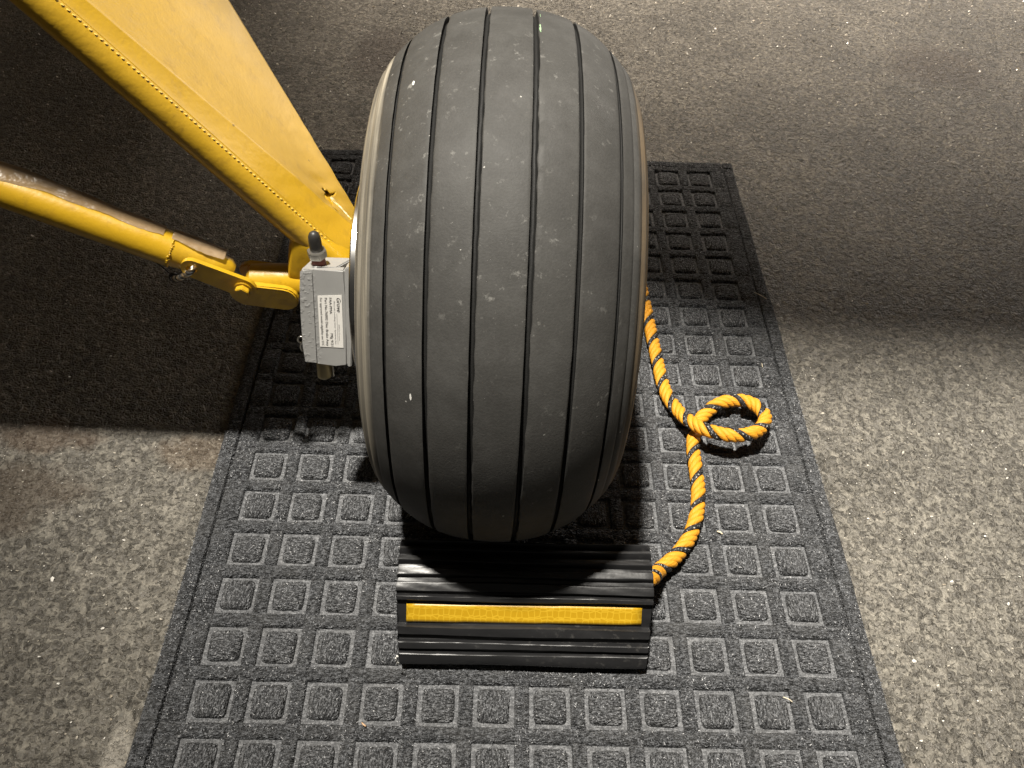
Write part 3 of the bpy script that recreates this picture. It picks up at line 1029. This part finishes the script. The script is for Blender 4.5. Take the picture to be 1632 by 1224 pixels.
# short bronze safety cable through the eye
cab = [at_y(311, 422, -0.464), at_y(306, 431, -0.471), at_y(298, 437, -0.470), at_y(288, 442, -0.465), at_y(279, 444, -0.455), at_y(276, 441, -0.449)]
pth, ss = catmull(cab, 0.0007)
def twisted(path, s, r_off, r_str, ph, pitch, n=6):
    pts = [Vector(v) for v in path]
    out = []
    a = (pts[1] - pts[0]).normalized().orthogonal().normalized()
    for i, p in enumerate(pts):
        t = (pts[min(i + 1, len(pts) - 1)] - pts[max(i - 1, 0)]).normalized()
        a = (a - t * a.dot(t)).normalized()
        b = t.cross(a)
        w = 2 * math.pi * s[i] / pitch + ph
        out.append(p + (a * math.cos(w) + b * math.sin(w)) * r_off)
    return out
for k in range(3):
    part('safety_cable', tube_mesh('safety_cable', twisted(pth, ss, 0.0012, 0.0012, k * 2.094, 0.012), 0.0012, 8), (M_BRONZE, M_WIRE, M_BLACKC)[k], strut, 180)
tail, _ = catmull([at_y(284, 444, -0.452), at_y(275, 440, -0.449), at_y(262, 428, -0.445), at_y(243, 414, -0.442), at_y(222, 402, -0.44)], 0.002)
part('safety_cable', tube_mesh('safety_cable', tail, 0.0006, 6), M_BLACKC, strut, 180)
kn = catmull([at_y(281, 438, -0.448), at_y(274, 437, -0.450), at_y(272, 443, -0.450), at_y(278, 447, -0.449), at_y(285, 445, -0.450)], 0.001)[0]
part('safety_cable', tube_mesh('safety_cable', kn, 0.0016, 8), M_BLACKC, strut, 180)
# peeling brown film along the top
def film(name, t0, t1, a0, a1, lift, seed, n=60):
    r_ = random.Random(seed)
    side = Vector((0, -1, 0))
    upv = sdir.cross(side).normalized()
    if upv.z < 0:
        upv = -upv
    V, Fc = [], []
    m_ = 9
    ph = [r_.uniform(0, 6.3) for _ in range(6)]
    for i in range(n + 1):
        t = t0 + (t1 - t0) * i / n
        e = 7 * math.sin(1.1 * t / 0.05 + ph[0]) + 5 * math.sin(2.7 * t / 0.05 + ph[1]) + 2.2 * math.sin(7.3 * t / 0.05 + ph[5]) + r_.uniform(-1.2, 1.2)
        e2 = 6 * math.sin(1.7 * t / 0.05 + ph[2]) + 3 * math.sin(4.1 * t / 0.05 + ph[3])
        for k in range(m_):
            w = math.radians((a0 + e) + ((a1 + e2) - (a0 + e)) * k / (m_ - 1))
            rr = SR + 0.0005 + 0.0003 * math.sin(2 * k + 8 * t / 0.05)
            up_ = lift * (k / (m_ - 1)) ** 1.5 * (0.7 + 0.3 * math.sin(1.9 * t / 0.05 + ph[4]))
            V.append(SA + sdir * t + (side * math.cos(w) + upv * math.sin(w)) * rr + upv * up_)
    for i in range(n):
        for k in range(m_ - 1):
            Fc.append((i * m_ + k, i * m_ + k + 1, (i + 1) * m_ + k + 1, (i + 1) * m_ + k))
    o_ = part(name, mesh_of(name, V, Fc), M_FILM, strut, 180)
    o_['label'] = 'peeling translucent brown film on the strut'
    return o_
film('brown_film', 0.010, 0.40, 74, 122, 0.0060, 3, 110)
film('brown_film', -0.036, 0.004, 70, 118, 0.0034, 8, 30)

# ================================================================== BRAKE CALIPER
BN = Vector((0, -0.93, 0.37)).normalized()
BT = Vector((0, 0.37, 0.93)).normalized()
BX = Vector((1, 0, 0))
BQ = at_y(520, 505, -0.500)
cal = empty('brake_caliper', BQ)
cal.location = BQ
tag(cal, 'silver disc brake caliper with a printed white sticker beside the wheel', 'brake caliper')
def bc(px, py, off=0.0):
    v = at(px, py, BQ + BN * off, BN) - BQ
    return v.x, v.dot(BT)
CAX = (BX, BT, BN)
body = [bc(*q) for q in [(480, 429), (500, 432), (548.5, 431), (549.5, 470), (551, 520), (553.5, 583), (535, 583), (508, 579.5), (487.5, 577.5), (483.5, 552), (480, 500), (478.5, 455)]]
part('caliper_body', prism_mesh('caliper_body', body, -0.008, 0.0011, 3, CAX, BQ), M_SILVER, cal, 35)
left_pad = [bc(*q) for q in [(478.5, 431), (498, 433), (499.5, 470), (502, 520), (506, 578), (487, 576.5), (483, 552), (479.5, 500), (478, 455)]]
part('blistered_panel', prism_mesh('blistered_panel', left_pad, 0.0009, 0.0005, 2, CAX, BQ), M_SILVER, cal, 35)
plate = [bc(*q) for q in [(549.2, 428), (559, 424), (560, 470), (560.5, 520), (560, 585), (554, 584.5), (551.3, 520), (550, 470)]]
part('back_plate', prism_mesh('back_plate', plate, -0.012, 0.0007, 2, CAX, BQ + BN * 0.0004), M_SILVER, cal, 35)
inner = [bc(*q) for q in [(560.8, 440), (566.5, 436), (568.5, 500), (568, 575), (561.6, 580), (561.4, 500)]]
part('pressure_plate', prism_mesh('pressure_plate', inner, -0.024, 0.0006, 2, CAX, BQ - BN * 0.004), M_PLATE, cal, 35)
# sloped top block with a notch
tfront = BQ + BT * body[8][1]
tb = [(-0.0002 + body[0][0], -0.0065), (body[0][0] + 0.0235, -0.0065), (body[0][0] + 0.0335, -0.030), (body[0][0] + 0.003, -0.030)]
part('cylinder_block', prism_mesh('cylinder_block', tb, body[1][1] - body[8][1] - 0.0003, 0.0008, 2, (BX, BN, BT), tfront + BT * 0.0008), M_SILVER, cal, 35)
# sticker
st4 = [bc(*q, 0.0004) for q in [(506, 471.5), (544.5, 470.5), (547.5, 554.5), (510, 552.5)]]
sv = [BQ + BX * u + BT * v + BN * 0.00035 for u, v in st4]
stk = part('sticker', mesh_of('sticker', sv + [p - BN * 0.0002 for p in sv], [(0, 1, 2, 3), (4, 5, 1, 0), (5, 6, 2, 1), (6, 7, 3, 2), (7, 4, 0, 3)]), M_STICK, cal, 10)
stk['label'] = 'white printed maker sticker on the caliper face'
# print: lines run down the sticker, letter tops to the right
c00, c10, c11, c01 = [Vector(q) for q in st4]            # top-left, top-right, bottom-right, bottom-left
def stick_pt(s_, t):
    """s_ 0..1 down the sticker, t 0..1 from left to right"""
    a = c00.lerp(c10, t); b = c01.lerp(c11, t)
    q = a.lerp(b, s_)
    return BQ + BX * q.x + BT * q.y + BN * 0.00052
def print_line(txt, s0, s1, t0, hgt, mat=M_INK, shear=0.0, bold=0.0):
    cu = bpy.data.curves.new('print', 'FONT')
    cu.body = txt
    cu.size = 1.0
    cu.shear = shear
    cu.offset = bold
    cu.resolution_u = 3
    tmp = bpy.data.objects.new('print_tmp', cu)
    COL.objects.link(tmp)
    bpy.context.view_layer.update()
    me = bpy.data.meshes.new_from_object(tmp.evaluated_get(bpy.context.evaluated_depsgraph_get()))
    bpy.data.objects.remove(tmp)
    n_ = len(me.vertices)
    a = np.zeros(n_ * 3); me.vertices.foreach_get('co', a); a = a.reshape(-1, 3)
    wmax = a[:, 0].max()
    wid = (c01 - c00).length
    out = []
    for vx, vy, _ in a:
        out.append(tuple(stick_pt(s0 + (s1 - s0) * vx / wmax, t0 + vy * hgt)))
    me.vertices.foreach_set('co', np.array(out).ravel())
    me.update()
    me.materials.clear()
    return part('print', me, mat, stk, None)
print_line('Grove', 0.035, 0.315, 0.785, 0.24, shear=0.35, bold=0.006)
print_line('Aircraft Landing Gear Systems Inc.', 0.10, 0.94, 0.655, 0.085, M_GREYINK)
print_line('1800 Joe Crosson', 0.54, 0.86, 0.82, 0.075, M_GREYINK)
print_line('FAA-PMA', 0.035, 0.345, 0.475, 0.15)
print_line('Mfg 9/21', 0.72, 0.975, 0.475, 0.15)
print_line('Part No.76002 Disc Brake Assy', 0.035, 0.975, 0.285, 0.15)
print_line('For approved model eligibility see STC', 0.035, 0.975, 0.09, 0.13)
rv = [stick_pt(0.34, 0.765), stick_pt(0.93, 0.765), stick_pt(0.93, 0.778), stick_pt(0.34, 0.778)]
part('print', mesh_of('print', rv, [(0, 1, 2, 3)]), M_GREYINK, stk, None)
# bleeder valve on top
bz0 = at(508, 418, BQ - BN * 0.013, BN)
def stack(segs, n=24):
    pts = [bz0 + BV * a for a, _ in segs]
    return pts, [r_ for _, r_ in segs]
BV = Vector((-0.02, 0.10, 1.0)).normalized()
bleed = part('bleeder_valve', tube_mesh('bleeder_valve', *stack([(-0.004, 0.0052), (0.0035, 0.0052), (0.0045, 0.0046), (0.0055, 0.0046)]), 20), M_RED, cal, 40)
e1_ = BV.orthogonal().normalized(); e2_ = BV.cross(e1_)
nut_ol = [(0.0074 * math.cos(i * math.pi / 3 + .2), 0.0074 * math.sin(i * math.pi / 3 + .2)) for i in range(6)]
nut_l = part('hex_nut', prism_mesh('hex_nut', nut_ol, 0.0062, 0.0006, 2, (e1_, e2_, BV), bz0 + BV * 0.0050), M_NUT, bleed, 35)
part('rubber_cap', tube_mesh('rubber_cap', *stack([(0.0108, 0.0042), (0.0114, 0.0046), (0.0150, 0.0047), (0.0195, 0.0046), (0.0228, 0.0043), (0.0252, 0.0034), (0.0266, 0.0019), (0.0270, 0.0006)]), 24), M_CAP, bleed, 60)
# fluid fitting below
bot = at(516, 580, BQ - BN * 0.014, BN)
part('fluid_fitting', tube_mesh('fluid_fitting', [bot + BT * 0.004, bot - BT * 0.0095, bot - BT * 0.0112, bot - BT * 0.0118], [0.0058, 0.0058, 0.0054, 0.0046], 28), M_BRASS, cal, 40)
b2 = at(529.5, 582, BQ - BN * 0.014, BN)
part('guide_pin', tube_mesh('guide_pin', [b2 + BT * 0.004, b2 - BT * 0.0095], 0.0011, 10), M_STEEL, cal, 40)
# little safety-wire eye on the left flank
lw = [at_y(a, b, -0.495) for a, b in [(486, 546), (480, 547), (475, 543), (475.5, 538), (480, 536.5), (484, 540), (481, 546), (479, 553), (482, 560)]]
lw2, _ = catmull(lw, 0.0006)
part('safety_wire', tube_mesh('safety_wire', lw2, 0.0007, 8), M_WIRE, cal, 180)

# ================================================================== CHOCK
CX0, CX1 = 0.1565, 0.3580
chock = empty('wheel_chock', ((CX0 + CX1) / 2, -0.63, 0.0088))
tag(chock, 'black ribbed rubber wheel chock with yellow tape wedged against the tyre', 'chock')
base_y = [(-0.6870, 0.0180), (-0.6866, 0.0205), (-0.6840, 0.0245), (-0.6740, 0.0350), (-0.6600, 0.0495), (-0.6490, 0.0610), (-0.6385, 0.0668), (-0.6260, 0.0690), (-0.6140, 0.0685), (-0.6030, 0.0665)]
bc_ = catmull([(0, a, b) for a, b in base_y], 0.0004)[0]
by, bz = bc_[:, 1], bc_[:, 2]
def row_of(y, z, x=0.257):
    d = Vector((x, y, z)) - CAM
    return 612 - FPX * d.dot(UP) / d.dot(fwd)
rows = np.array([row_of(a, b) for a, b in zip(by, bz)])
ty_, tz_ = np.gradient(by), np.gradient(bz)
nl = np.hypot(ty_, tz_)
ny, nz = -tz_ / nl, ty_ / nl
ny, nz = (ny, nz) if nz[len(nz) // 2] > 0 else (-ny, -nz)
RIBS = [(1042.5, 1068), (1024.5, 1037.5), (1000, 1016.5), (951, 961.5), (930, 946.5), (908.5, 922), (889.5, 900), (874.5, 882), (864, 869)]
def rib_h(p):
    for a, b in RIBS:
        if a <= p <= b:
            e = min(p - a, b - p)
            return 0.0046 * min(1, (e + 0.6) / 2.6) ** 0.5
        if a - 0.6 < p < b + 0.6:
            return 0.0012
    return 0.0
prof = [(-0.6760, 0.0090), (-0.6800, 0.0125)]
for a, b, p, u, v in zip(by, bz, rows, ny, nz):
    hh = rib_h(p) - 0.0034
    prof.append((a + u * hh, max(0.0092, b + v * hh)))
# upright back under the tyre
ey, ez = prof[-1]
prof += [(ey + 0.0006, ez - 0.003), (ey - 0.001, 0.040), (ey - 0.004, 0.012), (ey - 0.005, 0.0090)]
cprof = prof
def chock_mesh():
    bm = bmesh.new()
    xs = [CX0, CX0 + 0.0012] + list(np.linspace(CX0, CX1, 26)[1:-1]) + [CX1 - 0.0012, CX1]
    nl_ = len(xs) - 1
    cy_ = sum(p[0] for p in cprof) / len(cprof); cz_ = sum(p[1] for p in cprof) / len(cprof)
    R_ = []
    for i, x in enumerate(xs):
        sc = 0.985 if i in (0, nl_) else 1.0
        tp_ = lambda y_: (1 - 2 * (x - CX0) / (CX1 - CX0)) * 0.0030 * min(1, max(0, (-0.648 - y_) / 0.040))
        R_.append([bm.verts.new((x + tp_(a), cy_ + (a - cy_) * sc + 0.0004 * math.sin(31 * x + 400 * b), max(0.009, cz_ + (b - cz_) * sc + 0.00045 * math.sin(43 * x + 260 * a) + 0.0002 * math.sin(190 * x + 900 * a)))) for a, b in cprof])
    n_ = len(cprof)
    for i in range(nl_):
        for k in range(n_):
            bm.faces.new((R_[i][k], R_[i][(k + 1) % n_], R_[i + 1][(k + 1) % n_], R_[i + 1][k]))
    for e_ in (0, nl_):
        f = bm.faces.new(R_[e_])
        bmesh.ops.triangulate(bm, faces=[f])
    return bm_mesh(bm, 'chock_body')
part('chock_body', chock_mesh(), M_CHOCK, chock, 28)
# tape in its recess
tx0, tx1 = 0.1645, 0.3497
def on_prof(p):
    i = int(np.argmin(abs(rows - p)))
    return by[i], bz[i], ny[i], nz[i]
V, Fc = [], []
tp = np.linspace(995.5, 967.5, 7)
nxs = 24
for j in range(nxs + 1):
    x = tx0 + (tx1 - tx0) * j / nxs
    tilt = -2.2 * (j / nxs - 0.5)
    for p in tp:
        a, b, u, v = on_prof(p + tilt)
        hh = -0.0034 + 0.0008
        V.append((x, a + u * hh, b + v * hh))
k_ = len(tp)
for j in range(nxs):
    for k in range(k_ - 1):
        Fc.append((j * k_ + k, (j + 1) * k_ + k, (j + 1) * k_ + k + 1, j * k_ + k + 1))
tape = part('reflective_tape', mesh_of('reflective_tape', V, Fc), M_TAPE, chock, 180)
md = tape.modifiers.new('thickness', 'SOLIDIFY'); md.thickness = 0.0005; md.offset = 0
tape['label'] = 'yellow reflective tape strip along the chock'
# chipped corner
def crumbs():
    bm = bmesh.new()
    for a, b in [(632, 1053), (634, 1057), (630.5, 1049), (633, 1046)]:
        c = at_y(a, b, -0.692)
        bmesh.ops.create_icosphere(bm, subdivisions=1, radius=random.uniform(.0006, .0012), matrix=Matrix.Translation(c))
    return bm_mesh(bm, 'chipped_edge')
part('chipped_edge', crumbs(), M_WHITE, chock, 180)

# ================================================================== ROPE
RR = 0.0072
rope_pts = []
def rp(px, py, z):
    rope_pts.append(at_z(px, py, z))
zg = 0.0165
far = [at_z(990, 330, zg), at_z(1008, 400, zg), at_z(1023, 460, zg)]
rope_pts += far
for a in [(1034, 512, zg), (1047, 572, zg), (1061, 625, zg + .001), (1083, 657, zg + .006), (1108, 677, zg + .0165), (1135, 688, zg + .021), (1165, 694, zg + .022), (1193, 692, zg + .020),
          (1213, 682, zg + .016), (1219, 664, zg + .012), (1204, 646, zg + .010), (1178, 638, zg + .008), (1150, 642, zg + .006), (1125, 658, zg + .002), (1108, 684, zg), (1105, 715, zg), (1109, 748, zg), (1113, 782, zg),
          (1111, 815, zg), (1103, 846, zg), (1089, 872, zg + .002), (1068, 895, zg + .006), (1048, 911, zg + .011)]:
    rp(*a)
endp = Vector((CX1 - 0.002, -0.640, 0.036))
end_ref = at(1034, 922, (CX1, 0, 0), (1, 0, 0))
rope_pts += [end_ref, end_ref + Vector((-0.03, -0.006, 0.0))]
path, ss = catmull(rope_pts, 0.0011)
rope = empty('chock_rope', (0.40, -0.46, 0.009))
tag(rope, 'twisted orange yellow rope with black tracer, looped on the mat beside the wheel', 'rope')
def strand_mesh(name, off, rad, ph, pitch=0.0295, n=12):
    pts = [Vector(v) for v in path]
    N = len(pts)
    T_ = [(pts[min(i + 1, N - 1)] - pts[max(i - 1, 0)]).normalized() for i in range(N)]
    a = T_[0].orthogonal().normalized()
    C_ = []
    for i in range(N):
        t = T_[i]
        a = (a - t * a.dot(t)).normalized()
        b = t.cross(a)
        w = 2 * math.pi * ss[i] / pitch + ph
        C_.append(pts[i] + (a * math.cos(w) + b * math.sin(w)) * off)
    V, Fc, UV = [], [], []
    fr = (C_[1] - C_[0]).normalized().orthogonal().normalized()
    for i in range(N):
        t = (C_[min(i + 1, N - 1)] - C_[max(i - 1, 0)]).normalized()
        fr = (fr - t * fr.dot(t)).normalized()
        b = t.cross(fr)
        for k in range(n):
            w = 2 * math.pi * k / n
            V.append(C_[i] + (fr * math.cos(w) + b * math.sin(w)) * rad)
    for i in range(N - 1):
        for k in range(n):
            Fc.append((i * n + k, i * n + (k + 1) % n, (i + 1) * n + (k + 1) % n, (i + 1) * n + k))
            UV += [(ss[i], k / n), (ss[i], (k + 1) / n), (ss[i + 1], (k + 1) / n), (ss[i + 1], k / n)]
    Fc.append(tuple(range(n))); UV += [(0, 0)] * n
    Fc.append(tuple((N - 1) * n + k for k in range(n))); UV += [(0, 0)] * n
    me = mesh_of(name, V, Fc)
    ul = me.uv_layers.new(name='UVMap')
    ul.data.foreach_set('uv', np.array(UV, dtype=np.float32).ravel())
    return me
for ph in (0.0, 1.42, 2.84):
    part('yellow_strand', strand_mesh('yellow_strand', 0.0037, 0.0032, ph), M_ROPEY, rope, 180)
bs = part('black_strand', strand_mesh('black_strand', 0.0043, 0.0025, 4.56), M_ROPEK, rope, 180)
bs['label'] = 'black tracer strand with white flecks'

# ================================================================== SMALL LITTER
M_STRAW = Mat('pale_straw', 0.5, (0.70, 0.62, 0.46)).m
M_TAN = Mat('tan_straw', 0.5, (0.62, 0.40, 0.24)).m
def litter(a, b, r_, mat, label):
    p, q = at_z(*a, 0.0100), at_z(*b, 0.0100)
    mid_ = (p + q) / 2 + Vector((random.uniform(-.0005, .0005), random.uniform(-.0005, .0005), 0.0012))
    me = tube_mesh('straw_bit', catmull([p, mid_, q], 0.0008)[0], r_, 6)
    off = (p + q) / 2
    me.transform(Matrix.Translation(-off))
    o_ = obj('straw_bit', me, mat, None, 180)
    o_.location = off
    tag(o_, label, 'straw', 'straw bits on the mat')
litter((1202, 466), (1223, 477), 0.00035, M_STRAW, 'thin pale straw on the right mat edge level with the rope end')
litter((1248, 1111), (1263, 1119), 0.00045, M_STRAW, 'white straw on the mat beyond the lower right corner of chock')
litter((1214, 579), (1215.5, 586), 0.0004, M_STRAW, 'tiny upright white fleck on the mat above the rope loop')
litter((1143, 847), (1152, 852), 0.0008, M_STRAW, 'bright white chip in a mat square right of the rope')
litter((577, 1152), (584, 1158), 0.0007, M_TAN, 'tan straw fragment on the mat left below the chock')
